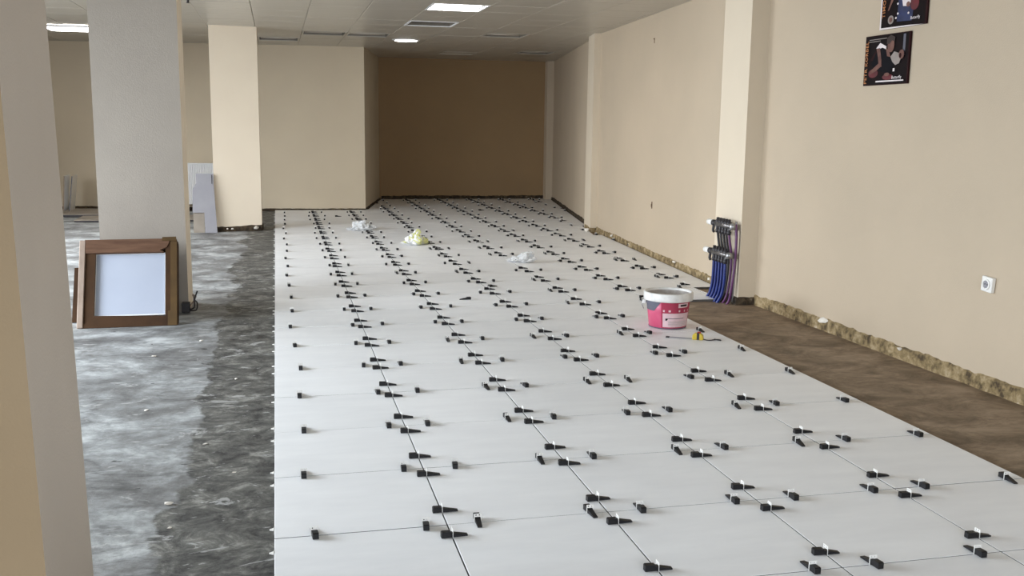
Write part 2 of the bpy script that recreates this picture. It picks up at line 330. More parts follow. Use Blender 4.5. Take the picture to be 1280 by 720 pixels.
# ------------------------------------------------------------------ exposed rough base strips where the skirting was removed
def strip(name, path, h, d, m, seed, label, jag=0.15):
    rnd = random.Random(seed); bm = bmesh.new(); rows = []
    for (a, b_) in zip(path, path[1:]):
        a, b_ = Vector(a), Vector(b_); L = (b_-a).length; n = max(2, int(L/0.045)); dr = (b_-a)/L; nn = Vector((-dr.y, dr.x))
        for k in range(n + (1 if (b_ - Vector(path[-1])).length < 1e-6 else 0)):
            p = a + (b_-a)*k/n; v = noise.noise(Vector((p.x*2.2+seed, p.y*2.2, 0)))
            hh = h*(1 + jag*v + jag*0.5*rnd.uniform(-1, 1)); dd = d*(1+0.6*noise.noise(Vector((p.x*5, p.y*5+seed, 3)))+0.2*rnd.uniform(-1, 1))
            sec = [(-0.004, FZ-0.01), (dd*1.3, FZ-0.01), (dd*(1.0+0.5*rnd.uniform(-1, 1)), FZ+hh*0.4), (dd*(0.8+0.5*rnd.uniform(-1, 1)), FZ+hh*0.82), (-0.004, FZ+hh)]
            rows.append([bm.verts.new((p.x+nn.x*o, p.y+nn.y*o, z)) for o, z in sec])
    for r0, r1 in zip(rows, rows[1:]):
        for j in range(4): bm.faces.new((r0[j], r1[j], r1[j+1], r0[j+1]))
    bm.faces.new(rows[0]); bm.faces.new(rows[-1][::-1])
    return struct(fin(name, bm, m), label, 'baseboard')
strip('baseboard_right', [NEAR[0], (3.825, 4.0)], 0.092, 0.010, M['strip'], 3, 'ragged olive-brown plaster strip along the foot of the near right wall')
strip('baseboard_right_middle', [(3.869, 4.56), (4.238, 9.42)], 0.085, 0.010, M['strip'], 5, 'ragged brown plaster strip along the foot of the middle right wall')
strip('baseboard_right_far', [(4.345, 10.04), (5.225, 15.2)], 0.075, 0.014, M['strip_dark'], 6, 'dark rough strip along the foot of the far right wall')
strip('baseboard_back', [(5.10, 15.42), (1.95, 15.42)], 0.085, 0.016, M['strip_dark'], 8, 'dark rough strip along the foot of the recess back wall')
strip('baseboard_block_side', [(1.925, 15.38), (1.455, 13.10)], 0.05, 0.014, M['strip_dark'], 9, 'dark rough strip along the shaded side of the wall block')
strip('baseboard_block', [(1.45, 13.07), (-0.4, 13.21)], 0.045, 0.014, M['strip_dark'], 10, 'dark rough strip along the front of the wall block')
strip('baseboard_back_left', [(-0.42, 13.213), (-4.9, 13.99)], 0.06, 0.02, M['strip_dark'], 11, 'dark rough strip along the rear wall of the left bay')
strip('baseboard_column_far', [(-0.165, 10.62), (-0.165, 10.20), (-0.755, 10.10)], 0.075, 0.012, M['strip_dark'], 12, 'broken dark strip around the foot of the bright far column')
strip('baseboard_pilaster_near', [(3.825, 4.0), (3.672, 4.0), (3.672, 4.48)], 0.07, 0.012, M['strip_dark'], 13, 'dark broken plaster around the foot of the near pilaster')
strip('baseboard_pilaster_far', [(4.24, 9.43), (4.15, 9.44), (4.235, 9.94)], 0.075, 0.01, M['strip'], 14, 'chipped plaster around the foot of the far pilaster')
def crumb(bm, c, r, rnd):
    r0 = bmesh.ops.create_icosphere(bm, subdivisions=1, radius=r, matrix=Matrix.Translation(c))
    for v in r0['verts']: v.co = Vector(c) + (v.co-Vector(c))*rnd.uniform(0.55, 1.25)
rnd = random.Random(4)
for c, r, s, lab in (((3.834, 2.06, 0.045), 0.02, 1.0, 'white plaster lump stuck on the olive base strip under the socket side of the wall'),
                     ((3.824, 2.95, 0.052), 0.028, 2.4, 'long white flake of plaster on the base strip near the pilaster'),
                     ((4.115, 9.44, 0.02), 0.04, 1.0, 'white plaster lump at the foot of the far pilaster'),
                     ((4.155, 8.55, 0.045), 0.025, 1.0, 'white plaster lump on the base strip beyond the middle wall'),
                     ((3.905, 5.05, 0.03), 0.03, 1.0, 'white plaster lump on the base strip just behind the pipes'),
                     ((3.97, 6.05, 0.05), 0.022, 1.8, 'white flake on the base strip of the middle wall'),
                     ((-0.24, 10.165, 0.02), 0.032, 1.3, 'white rubble lump at the right foot of the bright far column'),
                     ((-0.54, 10.115, 0.02), 0.02, 1.0, 'white rubble lump at the middle foot of the bright far column'),
                     ((-0.60, 10.105, 0.02), 0.02, 1.2, 'white rubble lump at the left foot of the bright far column')):
    bm = bmesh.new(); crumb(bm, (0, 0, 0), r, rnd); o = fin('plaster_lump', bm, M['rubble'], loc=c); o.scale = (1, s, 0.8); tag(o, lab, 'plaster lump', 'plaster lumps along the wall feet')

# ------------------------------------------------------------------ floor tiles, 60 x 60 cm, each a piece of the floor
def half(a, b_, gap):                                                # room side (left of a->b going away from the camera) of a right-hand wall line
    d = Vector((b_[0]-a[0], b_[1]-a[1])).normalized(); n = Vector((d.y, -d.x)); return (n.x, n.y, n.x*a[0]+n.y*a[1]-gap)
T = 0.6; GX, GY = 0.0023, 0.0022
H_NEAR = (1, 0, 3.0); H_MID = half(*MID, 0.035); H_FAR = half(*FAR, 0.035); H_PILB = half((4.15, 9.44), (4.25, 10.02), 0.012); H_BACK = (0, 1, 15.385)
d = Vector((0.48, 2.43)).normalized(); H_SIDE = (-d.y, d.x, -d.y*1.45+d.x*13.07-0.03)
d = Vector((1.85, -0.14)).normalized(); H_FRONT = (-d.y, d.x, -d.y*1.45+d.x*13.07-0.035)
def tile_poly(c, r):
    x0, x1, y0, y1 = c*T+GX, (c+1)*T-GX, r*T+GY, (r+1)*T-GY
    hs = []
    if r < 7: hs.append(H_NEAR)
    elif y1 < 4.85: hs += [(1, 0, 3.63)]
    elif y0 > 9.9: hs.append(H_FAR)
    elif y1 > 9.42: hs.append(H_PILB)
    else: hs.append(H_MID)
    hs.append(H_BACK)
    if y1 > 12.9:
        if c <= 1 and not (c == 2): hs.append(H_FRONT) if c < 2 else None
        if c >= 2 and y0 > 13.0: hs.append(H_SIDE)
    poly = clip([(x0, y0), (x1, y0), (x1, y1), (x0, y1)], hs)
    if c == 2 and y0 < 13.07 < y1: poly = clip(poly, [(-1, 0, -1.2)])
    if len(poly) < 3: return None
    ar = abs(sum(poly[i][0]*poly[(i+1) % len(poly)][1]-poly[(i+1) % len(poly)][0]*poly[i][1] for i in range(len(poly))))/2
    return poly if ar > 0.012 else None
def tile_mesh(poly):
    bm = bmesh.new(); n = len(poly); cx = sum(p[0] for p in poly)/n; cy = sum(p[1] for p in poly)/n; e = 0.0012
    def ring(z, ins):
        out = []
        for x, y in poly:
            dx, dy = x-cx, y-cy; l = math.hypot(dx, dy); k = (l-ins*1.4)/l; out.append(bm.verts.new((dx*k, dy*k, z)))
        return out
    a, b_, c = ring(FZ+0.0005, 0), ring(-e, 0), ring(0, e)
    for lo, hi, mi in ((a, b_, 1), (b_, c, 0)):
        for i in range(n): bm.faces.new((lo[i], lo[(i+1) % n], hi[(i+1) % n], hi[i])).material_index = mi
    bm.faces.new(c); bm.faces.new(a[::-1]).material_index = 1
    bmesh.ops.recalc_face_normals(bm, faces=bm.faces); me = bpy.data.meshes.new('tile'); bm.to_mesh(me); bm.free(); me.materials.append(M['tile']); me.materials.append(M['tile_body']); return me, cx, cy
TILES = set(); full = None; rnd = random.Random(21)
for r in range(-5, 26):
    for c in range(0, 9):
        poly = tile_poly(c, r)
        if not poly: continue
        ar = abs(sum(poly[i][0]*poly[(i+1) % len(poly)][1]-poly[(i+1) % len(poly)][0]*poly[i][1] for i in range(len(poly))))/2
        if ar > 0.352:
            if full is None: full, _, _ = tile_mesh([(-T/2+GX, -T/2+GY), (T/2-GX, -T/2+GY), (T/2-GX, T/2-GY), (-T/2+GX, T/2-GY)])
            me, cx, cy = full, c*T+T/2, r*T+T/2
        else: me, cx, cy = tile_mesh(poly)
        if ar > 0.12: TILES.add((c, r))
        o = bpy.data.objects.new('tile', me); COL.objects.link(o); o.parent = floor
        o.location = (cx, cy, rnd.uniform(-0.0004, 0.0004)); o.rotation_euler = (rnd.uniform(-1, 1)*0.0006, rnd.uniform(-1, 1)*0.0006, 0)

# ------------------------------------------------------------------ tile levellers: black wedge through a white clip at every joint
def wedge_mesh(name, L=0.093, wd=0.021):
    bm = bmesh.new(); b0 = -0.040
    prof = [(b0, 0.0005), (b0+L, 0.0005), (b0+L, 0.005), (b0+0.036, 0.0155), (b0+0.034, 0.0205), (b0+0.004, 0.0215), (b0, 0.019)]   # thick butt block, then the tapering tongue
    for i, s in enumerate((-1, 1)): pass
    lo = [bm.verts.new((x, -wd/2*(1.0 if x < b0+0.037 else 0.78), z)) for x, z in prof]; hi = [bm.verts.new((x, wd/2*(1.0 if x < b0+0.037 else 0.78), z)) for x, z in prof]
    n = len(prof); bm.faces.new(lo); bm.faces.new(hi[::-1])
    for i in range(n): bm.faces.new((lo[i], lo[(i+1) % n], hi[(i+1) % n], hi[i]))
    bmesh.ops.recalc_face_normals(bm, faces=bm.faces); me = bpy.data.meshes.new(name); bm.to_mesh(me); bm.free(); me.materials.append(M['black']); return me
def clip_boxes(bm, mi=0):                                             # thin plate standing in the joint, window for the wedge, two small holes above
    t = 0.0008; w_ = 0.0135
    for y0, y1, z0, z1 in ((-w_, -0.0112, -0.004, 0.0245), (0.0112, w_, -0.004, 0.0245), (-0.0112, 0.0112, 0.0205, 0.0245), (-w_, -0.0085, 0.0245, 0.0295), (-0.004, 0.004, 0.0245, 0.0295), (0.0085, w_, 0.0245, 0.0295), (-w_, w_, 0.0295, 0.0325)):
        box(bm, -t, t, y0, y1, z0, z1, mi)
bm = bmesh.new(); clip_boxes(bm); bmesh.ops.remove_doubles(bm, verts=bm.verts, dist=1e-6); CLIP = bpy.data.meshes.new('clip'); bm.to_mesh(CLIP); bm.free(); CLIP.materials.append(M['white_pl'])
WEDGE = wedge_mesh('wedge')
rnd = random.Random(5); spots = []      # (x, y, rotz, kind, joint)
def has(c, r): return (c, r) in TILES
for n in range(-3, 26):                                               # cross joints (between rows n-1 and n)
    for c in range(0, 9):
        if not (has(c, n-1) and has(c, n)): continue
        for fr in (0.21, 0.85):
            x = (c+fr)*T + rnd.uniform(-0.022, 0.022)
            near = (c == 0) or (rnd.random() < (0.8 if fr < 0.5 else 0.45))
            spots.append((x, n*T, (math.pi/2 if near else -math.pi/2)+rnd.uniform(-0.10, 0.10), 'cross', n, rnd.uniform(-0.008, 0.008)))
for j in range(1, 9):                                                 # lengthwise joints
    for r in range(-3, 26):
        if not (has(j-1, r) and has(j, r)): continue
        for fr in (0.21, 0.84):
            spots.append((j*T, (r+fr)*T+rnd.uniform(-0.022, 0.022), rnd.uniform(-0.09, 0.09), 'long', j, rnd.uniform(-0.008, 0.008)))
vis = []
for s in spots:
    px, py, z = to_px((s[0], s[1], 0.01))
    if 4 < px < 1276 and 240 < py < 716 and not (s[1] > 13.0 and s[0] < 1.6) and all((s[0]-u)**2+(s[1]-v_)**2 > 0.2**2 for u, v_ in ((2.5, 6.62), (1.6, 8.28), (1.12, 9.98))): vis.append((z, px, py, s))
vis.sort(key=lambda v: v[0])
ind, rest = vis[:300], vis[300:]
cross_ns = sorted({v[3][4] for v in ind if v[3][3] == 'cross' and 0 < v[1] < 1280 and v[2] < 720})
order = {}
for kind in ('cross', 'long'):
    for jn in {v[3][4] for v in ind if v[3][3] == kind}:
        row = [v for v in ind if v[3][3] == kind and v[3][4] == jn and 0 < v[1] < 1280 and v[2] < 720]
        row.sort(key=(lambda v: v[3][0]) if kind == 'cross' else (lambda v: v[3][1]))
        for k, v in enumerate(row): order[id(v)] = k+1
for v in ind:
    x, y, rz, kind, jn, slide = v[3]; k = order.get(id(v))
    if kind == 'cross': lab = f'black wedge in white clip, {ordn(k)} from left on the {ordn(cross_ns.index(jn)+1)} cross joint from front'
    else: lab = f'black wedge in white clip, {ordn(k)} from front on the {ordn(jn)} lengthwise joint from left'
    t = thing('tile_leveler', lab, 'tile leveler', (x, y, 0), (0, 0, 0), 'tile levelers on the floor joints')
    wo = bpy.data.objects.new('wedge', WEDGE); COL.objects.link(wo); wo.parent = t; wo.rotation_euler = (0, 0, rz); sl = slide; wo.location = (math.cos(rz)*sl, math.sin(rz)*sl, 0.0008)
    co = bpy.data.objects.new('clip', CLIP); COL.objects.link(co); co.parent = t; co.rotation_euler = (0, 0, 0 if kind == 'long' else math.pi/2)
if rest:
    bm = bmesh.new()
    for v in rest:
        x, y, rz, kind, jn, slide = v[3]
        b2 = bmesh.new(); b2.from_mesh(WEDGE); bmesh.ops.rotate(b2, verts=b2.verts, cent=(0, 0, 0), matrix=Matrix.Rotation(rz, 3, 'Z')); bmesh.ops.translate(b2, verts=b2.verts, vec=(x, y, 0.0008))
        b3 = bmesh.new(); b3.from_mesh(CLIP); bmesh.ops.rotate(b3, verts=b3.verts, cent=(0, 0, 0), matrix=Matrix.Rotation(0 if kind == 'long' else math.pi/2, 3, 'Z')); bmesh.ops.translate(b3, verts=b3.verts, vec=(x, y, 0))
        for f in b3.faces: f.material_index = 1
        for src in (b2, b3):
            me = bpy.data.meshes.new('tmp'); src.to_mesh(me); src.free(); bm.from_mesh(me); bpy.data.meshes.remove(me)
    me = bpy.data.meshes.new('far_tile_levelers'); bm.to_mesh(me); bm.free(); me.materials.append(M['black']); me.materials.append(M['white_pl'])
    o = link_mesh('far_tile_levelers', me, []); tag(o, 'many tiny black wedges with white clips on the farthest tile joints', 'tile levelers'); o['kind'] = 'stuff'
# clip tabs sticking out of the free left edge of the tiling
bm = bmesh.new(); box(bm, -0.0012, 0.0004, -0.009, 0.009, FZ, 0.001)
prism(bm, [(-0.015, -0.003), (-0.0012, -0.011), (-0.0012, 0.011), (-0.015, 0.003)], -0.006, -0.003)
bmesh.ops.recalc_face_normals(bm, faces=bm.faces); TAB = bpy.data.meshes.new('clip_tab'); bm.to_mesh(TAB); bm.free(); TAB.materials.append(M['white_pl'])
k = 0; rnd = random.Random(31)
for r in range(-1, 21):
    for fr in (0.16, 0.86):
        y = (r+fr)*T + rnd.uniform(-0.03, 0.03)
        px, py, _ = to_px((0, y, 0))
        if py > 722: continue
        k += 1
        o = bpy.data.objects.new('clip_tab', TAB); COL.objects.link(o); o.location = (0.0, y, 0)
        tag(o, f'white clip tab on the free left tile edge, {ordn(k)} from the front', 'clip tab', 'clip tabs along the left tile edge')
# loose wedges lying on the tiles
for x, y, rz, lab in ((1.515, 4.50, 3.14, 'loose black wedge lying alone on a tile left of the third lengthwise joint'), (1.86, 5.10, 0.5, 'loose black wedge lying beside the third lengthwise joint'),
                      (0.93, 11.9, 0.1, 'loose black wedge lying left of the second lengthwise joint near the wall block'), (3.33, 12.8, 0.2, 'loose black wedge lying on the tiles deep in the recess'), (1.82, 7.75, 0.1, 'loose black wedge on the tiles just right of the yellow printed bag')):
    o = bpy.data.objects.new('loose_wedge', WEDGE); COL.objects.link(o); o.location = (x, y, 0.0006); o.rotation_euler = (0, 0, rz); tag(o, lab, 'wedge', 'loose wedges')

# ------------------------------------------------------------------ ceiling of 60 x 60 cm metal panels
ceil = struct(P('ceiling', [(-5.2, -6.7), (4.3, -6.7), (4.3, 4.6), (5.9, 10), (5.9, 15.8), (-5.2, 15.8)], H+0.10, H+0.22, M['ceil_dark']), 'beige metal panel ceiling with recessed light fixtures', 'ceiling')
CX0, CY0 = 1.62, 6.92; CG = 0.0013
LIT, DARK, PALE, ROUND = {(0, 0)}, {(0, 3), (2, 5), (-2, 6), (-1, 6), (4, 10), (-3, 8)}, {(2, 11)}, {(0, 7)}
FIX = LIT | DARK | PALE
def panel_mesh(poly):
    bm = bmesh.new(); n = len(poly); cx = sum(p[0] for p in poly)/n; cy = sum(p[1] for p in poly)/n
    def ring(z, ins):
        out = []
        for x, y in poly:
            dx, dy = x-cx, y-cy; l = math.hypot(dx, dy); k_ = max(0.1, (l-ins*1.4)/l); out.append(bm.verts.new((dx*k_, dy*k_, z)))
        return out
    a, b_, c = ring(0.02, 0), ring(0.005, 0), ring(0, 0.005)
    for lo, hi in ((a, b_), (b_, c)):
        for i in range(n): bm.faces.new((lo[i], lo[(i+1) % n], hi[(i+1) % n], hi[i]))
    bm.faces.new(c)
    bmesh.ops.recalc_face_normals(bm, faces=bm.faces); me = bpy.data.meshes.new('ceiling_panel'); bm.to_mesh(me); bm.free(); me.materials.append(M['ceil_panel']); return me, cx, cy
pfull = None; rnd = random.Random(9); near_bm = bmesh.new(); npan = 0
CLH = {'near': half(*NEAR, -0.02), 'mid': half(*MID, -0.02), 'far': half(*FAR, -0.02)}
for i in range(-12, 7):
    for j in range(-23, 15):
        if (i, j) in FIX: continue
        x0, x1, y0, y1 = CX0+i*T+CG, CX0+(i+1)*T-CG, CY0+j*T+CG, CY0+(j+1)*T-CG
        if x0 < -5.1 or y0 < -6.6: continue
        hs = [(0, 1, 15.43)]
        hs.append(CLH['near'] if y1 < 4.3 else CLH['far'] if y0 > 9.9 else CLH['mid'])
        if x1 <= 1.4: hs.append((0.14, 1.0, 13.10+0.14*1.45 if x1 > -0.4 else 13.17+0.14*1.45))
        poly = clip([(x0, y0), (x1, y0), (x1, y1), (x0, y1)], hs)
        if len(poly) < 3: continue
        ar = abs(sum(poly[k_][0]*poly[(k_+1) % len(poly)][1]-poly[(k_+1) % len(poly)][0]*poly[k_][1] for k_ in range(len(poly))))/2
        if ar < 0.01: continue
        if y1 < 6.3:                                                   # nearer than the picture shows: one joined part
            bmn = near_bm; vs = [bmn.verts.new((x, y, H+rnd.uniform(0, .001))) for x, y in poly]; bmn.faces.new(vs[::-1]); continue
        if ar > 0.353:
            if pfull is None: pfull, _, _ = panel_mesh([(-T/2+CG, -T/2+CG), (T/2-CG, -T/2+CG), (T/2-CG, T/2-CG), (-T/2+CG, T/2-CG)])
            me, cx, cy = pfull, (x0+x1)/2, (y0+y1)/2
        else: me, cx, cy = panel_mesh(poly)
        o = bpy.data.objects.new('ceiling_panel', me); COL.objects.link(o); o.parent = ceil; npan += 1
        o.location = (cx, cy, H+rnd.uniform(-0.001, 0.001)); o.rotation_euler = (rnd.uniform(-1, 1)*0.0025, rnd.uniform(-1, 1)*0.002, 0)
o = fin('near_ceiling_panels', near_bm, M['ceil_panel'], ceil); o['kind'] = 'stuff'

# ------------------------------------------------------------------ ceiling lights
def fixture(i, j, lab, state):
    cx, cy = CX0+(i+0.5)*T, CY0+(j+0.5)*T; t = thing('ceiling_light', lab, 'ceiling light', (cx, cy, H), group='recessed ceiling fixtures'); s = T/2-0.004
    bm = bmesh.new()
    for d_ in ((-s, s, -s, -s+0.022, -0.004, 0.006), (-s, s, s-0.022, s, -0.004, 0.006), (-s, -s+0.022, -s+0.022, s-0.022, -0.004, 0.006), (s-0.022, s, -s+0.022, s-0.022, -0.004, 0.006)): box(bm, *d_)
    fin('frame', bm, M['white_enamel'] if state == 'lit' or (i, j) == (0, 3) else M['ceil_panel'], t)
    q = s-0.02; bm = bmesh.new(); hgt = 0.075 if (i, j) == (0, 3) or state == 'lit' else 0.05
    for d_ in ((-q, q, -q-0.003, -q, 0.004, hgt), (-q, q, q, q+0.003, 0.004, hgt), (-q-0.003, -q, -q, q, 0.004, hgt), (q, q+0.003, -q, q, 0.004, hgt), (-q, q, -q, q, hgt, hgt+0.004)): box(bm, *d_)
    fin('housing', bm, M['white_enamel'] if state == 'lit' else M['reflector'], t)
    if state == 'lit':
        for k_ in range(3):
            yy = -0.18+0.18*k_; bm = bmesh.new(); tube(bm, [(-q+0.06, yy, 0.03), (q-0.03, yy, 0.03)], 0.013, 10); fin('tube', bm, M['lamp'], t, True)
        B('lamp_holder', (q-0.03, q-0.004, -0.22, 0.22, 0.014, 0.07), M['alu'], t)
        B('diffuser', (-q+0.004, q-0.07, -q+0.004, q-0.004, 0.006, 0.009), M['lamp'], t)
    elif state == 'pale': B('diffuser', (-q, q, -q, q, 0.004, 0.010), M['lamp_off'], t)
    else:
        for k_ in range(3):
            yy = -0.18+0.18*k_; bm = bmesh.new(); tube(bm, [(-q+0.02, yy, hgt-0.02), (q-0.02, yy, hgt-0.02)], 0.012, 8); fin('tube', bm, M['lamp_off'], t, True)
fixture(0, 0, 'lit square recessed ceiling light nearest the camera', 'lit')
for (i, j), lab in {(0, 3): 'unlit dark square ceiling fixture just behind the lit square light', (2, 5): 'unlit ceiling fixture right of the round lamp', (-2, 6): 'unlit ceiling fixture, left of the pair in front of the wall block', (-1, 6): 'unlit ceiling fixture beside the round lamp on its left',
                    (4, 10): 'unlit ceiling fixture nearest the right wall of the recess', (-3, 8): 'unlit ceiling fixture just right of the bright far column'}.items(): fixture(i, j, lab, 'off')
fixture(2, 11, 'unlit pale square ceiling light in front of the recess back wall', 'pale')
cx, cy = CX0+0.5*T, CY0+7.5*T
t = thing('round_ceiling_lamp', 'lit round ceiling lamp on the panel in front of the recess', 'ceiling light', (cx, cy, H))
bm = bmesh.new(); lathe(bm, [(0.205, 0.0), (0.205, -0.008), (0.19, -0.014), (0.165, -0.016)], 40, cap1=False); fin('rim', bm, M['white_enamel'], t, True)
bm = bmesh.new(); lathe(bm, [(0.165, -0.004), (0.165, -0.014), (0.155, -0.018), (0.05, -0.019)], 40); fin('diffuser', bm, M['lamp_round'], t, True)
t = thing('panel_ceiling_lamp', 'lit white panel lamp on the ceiling of the left bay between the columns', 'ceiling light', (-2.52, 11.15, H))
bm = bmesh.new()
for d_ in ((-0.36, 0.36, -0.36, -0.33, -0.03, -0.004), (-0.36, 0.36, 0.33, 0.36, -0.03, -0.004), (-0.36, -0.33, -0.33, 0.33, -0.03, -0.004), (0.33, 0.36, -0.33, 0.33, -0.03, -0.004)): box(bm, *d_)
fin('frame', bm, M['white_enamel'], t); B('diffuser', (-0.33, 0.33, -0.33, 0.33, -0.026, -0.004), M['lamp'], t)
t = thing('sprinkler_stub', 'tiny dark stub under the ceiling beside the greyish column', 'ceiling fitting', (-0.78, 7.4, H))
bm = bmesh.new(); lathe(bm, [(0.03, 0), (0.03, -0.006), (0.012, -0.01), (0.012, -0.035), (0.02, -0.04)], 12); fin('body', bm, M['dark'], t)

# ------------------------------------------------------------------ bucket
bx, by = 2.735, 3.20
t = thing('bucket', 'pink and white grout bucket with grey patch standing on the tiles', 'bucket', (bx, by, 0.0005))
RB = lambda z: 0.132 + 0.026*z/0.225
bm = bmesh.new(); lathe(bm, [(0.126, 0), (0.132, 0.004), (RB(0.12), 0.12), (0.158, 0.225), (0.150, 0.225), (0.145, 0.12), (0.128, 0.012)], 48, cap1=True); fin('body', bm, M['pink'], t, True)
bm = bmesh.new(); lathe(bm, [(0.158, 0.195), (0.172, 0.198), (0.175, 0.206), (0.175, 0.250), (0.170, 0.256), (0.160, 0.256), (0.157, 0.245), (0.152, 0.232), (0.150, 0.215)], 48, cap0=False, cap1=False); fin('rim', bm, M['bucket_white'], t, True)
bm = bmesh.new(); lathe(bm, [(0.149, 0.20), (0.1585, 0.241), (0.153, 0.240), (0.146, 0.222), (0.10, 0.212), (0.04, 0.205)], 40)
for v in bm.verts:
    if math.hypot(v.co.x, v.co.y) < 0.15: v.co.z += 0.018*noise.noise(v.co*18)
fin('dried_grout', bm, M['mortar'], t, True)
bm = bmesh.new(); lathe(bm, [(0.1265, 0.0008), (0.1335, 0.0035), (0.1345, 0.010)], 48, cap0=False, cap1=False); fin('base_ring', bm, M['slate'], t, True)
def patch(name, a0, a1, z0, z1, m, off, par, a1b=None):
    bm = bmesh.new(); n = 14; rows = []
    for k_ in range(n+1):
        row = []
        for s_ in range(5):
            z = z0+(z1-z0)*s_/4; hi = a1 if a1b is None else a1b+(a1-a1b)*s_/4
            a = math.radians(a0+(hi-a0)*k_/n); r_ = RB(z)+off; row.append(bm.verts.new((r_*math.cos(a), r_*math.sin(a), z)))
        rows.append(row)
    for r0, r1 in zip(rows, rows[1:]):
        for s_ in range(4): bm.faces.new((r0[s_], r1[s_], r1[s_+1], r0[s_+1]))
    return fin(name, bm, m, par, True)
view = math.degrees(math.atan2(-3.294-by, 0.04-bx))          # bearing from the bucket to the camera; angles grow to the picture's right
fr_ = patch('printed_front', view-18, view+80, 0.012, 0.197, M['red_pink'], 0.0012, t)
patch('grey_print', view-86, view-18, 0.128, 0.197, M['slate'], 0.0013, t, view-40)
lb = patch('text_label', view-14, view+74, 0.018, 0.118, M['pale_pink'], 0.0020, t)
patch('badge', view+28, view+62, 0.158, 0.188, M['pale_pink'], 0.0022, t)
patch('badge_mark', view+34, view+56, 0.167, 0.180, M['black'], 0.0030, t)
for k_, (a, wd) in enumerate(((-13, 5), (2, 6), (30, 5), (48, 4), (63, 4))): patch('print_mark', view+a, view+a+wd, 0.128, 0.142, M['pale_pink'], 0.0024, t)
patch('label_sketch', view-6, view+2, 0.066, 0.082, M['black'], 0.0030, t, view-2)
patch('label_sketch', view+2, view+50, 0.079, 0.083, M['slate'], 0.0030, t)
for k_ in range(4): patch('label_line', view+2, view+66, 0.030+0.009*k_, 0.033+0.009*k_, M['mortar'], 0.0028, t)
bm = bmesh.new(); a = math.radians(view-84)
arc = [(0.172*math.cos(math.radians(view-84+s_*168/16)), 0.172*math.sin(math.radians(view-84+s_*168/16)), 0.19) for s_ in range(17)]
hp = [Vector((0.168*math.cos(a), 0.168*math.sin(a), 0.185))]
for s_ in range(9):
    q = s_/8; hp.append(Vector((0.17*math.cos(a)+0.012*math.sin(q*3.14)*math.cos(a), 0.17*math.sin(a)+0.012*math.sin(q*3.14)*math.sin(a)+0.004, 0.185-0.06*q)))
tube(bm, hp, 0.003, 6); fin('handle_wire', bm, M['alu'], t, True)
bm = bmesh.new(); box(bm, -0.012, 0.012, -0.014, 0.014, -0.014, 0.014, bev=0.004); fin('handle_ear', bm, M['bucket_white'], t, loc=(0.170*math.cos(a), 0.170*math.sin(a), 0.178), rot=(0, 0, a))

# ------------------------------------------------------------------ tape measure
tx, ty = 2.765, 2.735
t = thing('tape_measure', 'yellow tape measure with pulled-out grey blade and wrist strap, before the bucket', 'tape measure', (tx, ty, 0.0005), (0, 0, math.radians(-30)))
bm = bmesh.new(); prism(bm, [(-0.036, 0), (0.034, 0), (0.038, 0.01), (0.034, 0.032), (0.016, 0.046), (-0.018, 0.046), (-0.036, 0.03)], -0.017, 0.017)
bmesh.ops.rotate(bm, verts=bm.verts, cent=(0, 0, 0), matrix=Matrix.Rotation(math.pi/2, 3, 'X')); bmesh.ops.bevel(bm, geom=list(bm.edges), offset=0.003, segments=1, affect='EDGES')
cs = fin('case', bm, M['yellow'], t); B('grip_band', (-0.008, 0.012, -0.0178, 0.0178, 0.0006, 0.0465), M['dark'], cs, 0.002)
B('lock_button', (-0.004, 0.020, -0.008, 0.008, 0.044, 0.055), M['red'], t, 0.003)
bm = bmesh.new(); box(bm, -0.205, -0.034, -0.0095, 0.0095, 0.0045, 0.0060); bl = fin('blade', bm, M['steel'], t); B('end_hook', (-0.214, -0.190, -0.010, 0.010, 0.0005, 0.0085), M['dark'], bl, 0.001)
bm = bmesh.new(); tube(bm, curve([(0.034, 0, 0.006), (0.06, -0.012, 0.004), (0.085, -0.008, 0.004), (0.105, 0.012, 0.0045), (0.125, 0.030, 0.004), (0.146, 0.026, 0.004), (0.150, 0.010, 0.004), (0.130, 0.006, 0.006), (0.108, 0.010, 0.010)], 6), 0.0036, 6); fin('wrist_strap', bm, M['dark'], t, True)

# ------------------------------------------------------------------ crumpled plastic bags
def bag(name, loc, size, seed, label, m1, m2=None, rz=0.0, peak=(0.3, 0.0)):
    t = thing(name, label, 'plastic bag', loc, (0, 0, rz), 'crumpled plastic bags on the tiles')
    for part, mm, sc, sd in (('film', m1, 1.0, seed), ('printed_film', m2, 0.82 if m2 != M['film_yellow'] else 1.02, seed+5 if m2 != M['film_yellow'] else seed)):
        if mm is None: continue
        bm = bmesh.new(); bmesh.ops.create_icosphere(bm, subdivisions=4, radius=1.0)
        for v in bm.verts:
            p = v.co.copy(); n1 = noise.noise(p*1.7+Vector((sd, 0, 0))); n2 = abs(noise.noise(p*4.2+Vector((0, sd, 0)))); n3 = abs(noise.noise(p*9+Vector((0, 0, sd))))
            k_ = 1+0.35*n1-0.42*n2-0.2*n3; hump = 0.55+0.75*max(0, 1-((p.x-peak[0])**2+(p.y-peak[1])**2)*1.1)
            v.co = Vector((p.x*k_*size[0]*sc, p.y*k_*size[1]*sc, max(0.0008, (p.z*0.5+0.32)*k_*hump*size[2]*sc)))
        if part == 'printed_film':
            for v in bm.verts: v.co.x += 0.03*(1 if m2 != M['film_yellow'] else 0.6); v.co.z += 0.003
            bmesh.ops.delete(bm, geom=[f for f in bm.faces if noise.noise(f.calc_center_median()*16+Vector((seed, 2, 1))) < -0.12 or f.calc_center_median().z < 0.01], context='FACES')
        o = fin(part, bm, mm, t)
bag('plastic_bag', (2.50, 6.62, 0.0), (0.155, 0.11, 0.13), 2, 'crumpled clear plastic bag rising to the right, nearest the camera', M['film'], M['film_white'], -0.5, (0.6, 0.1))
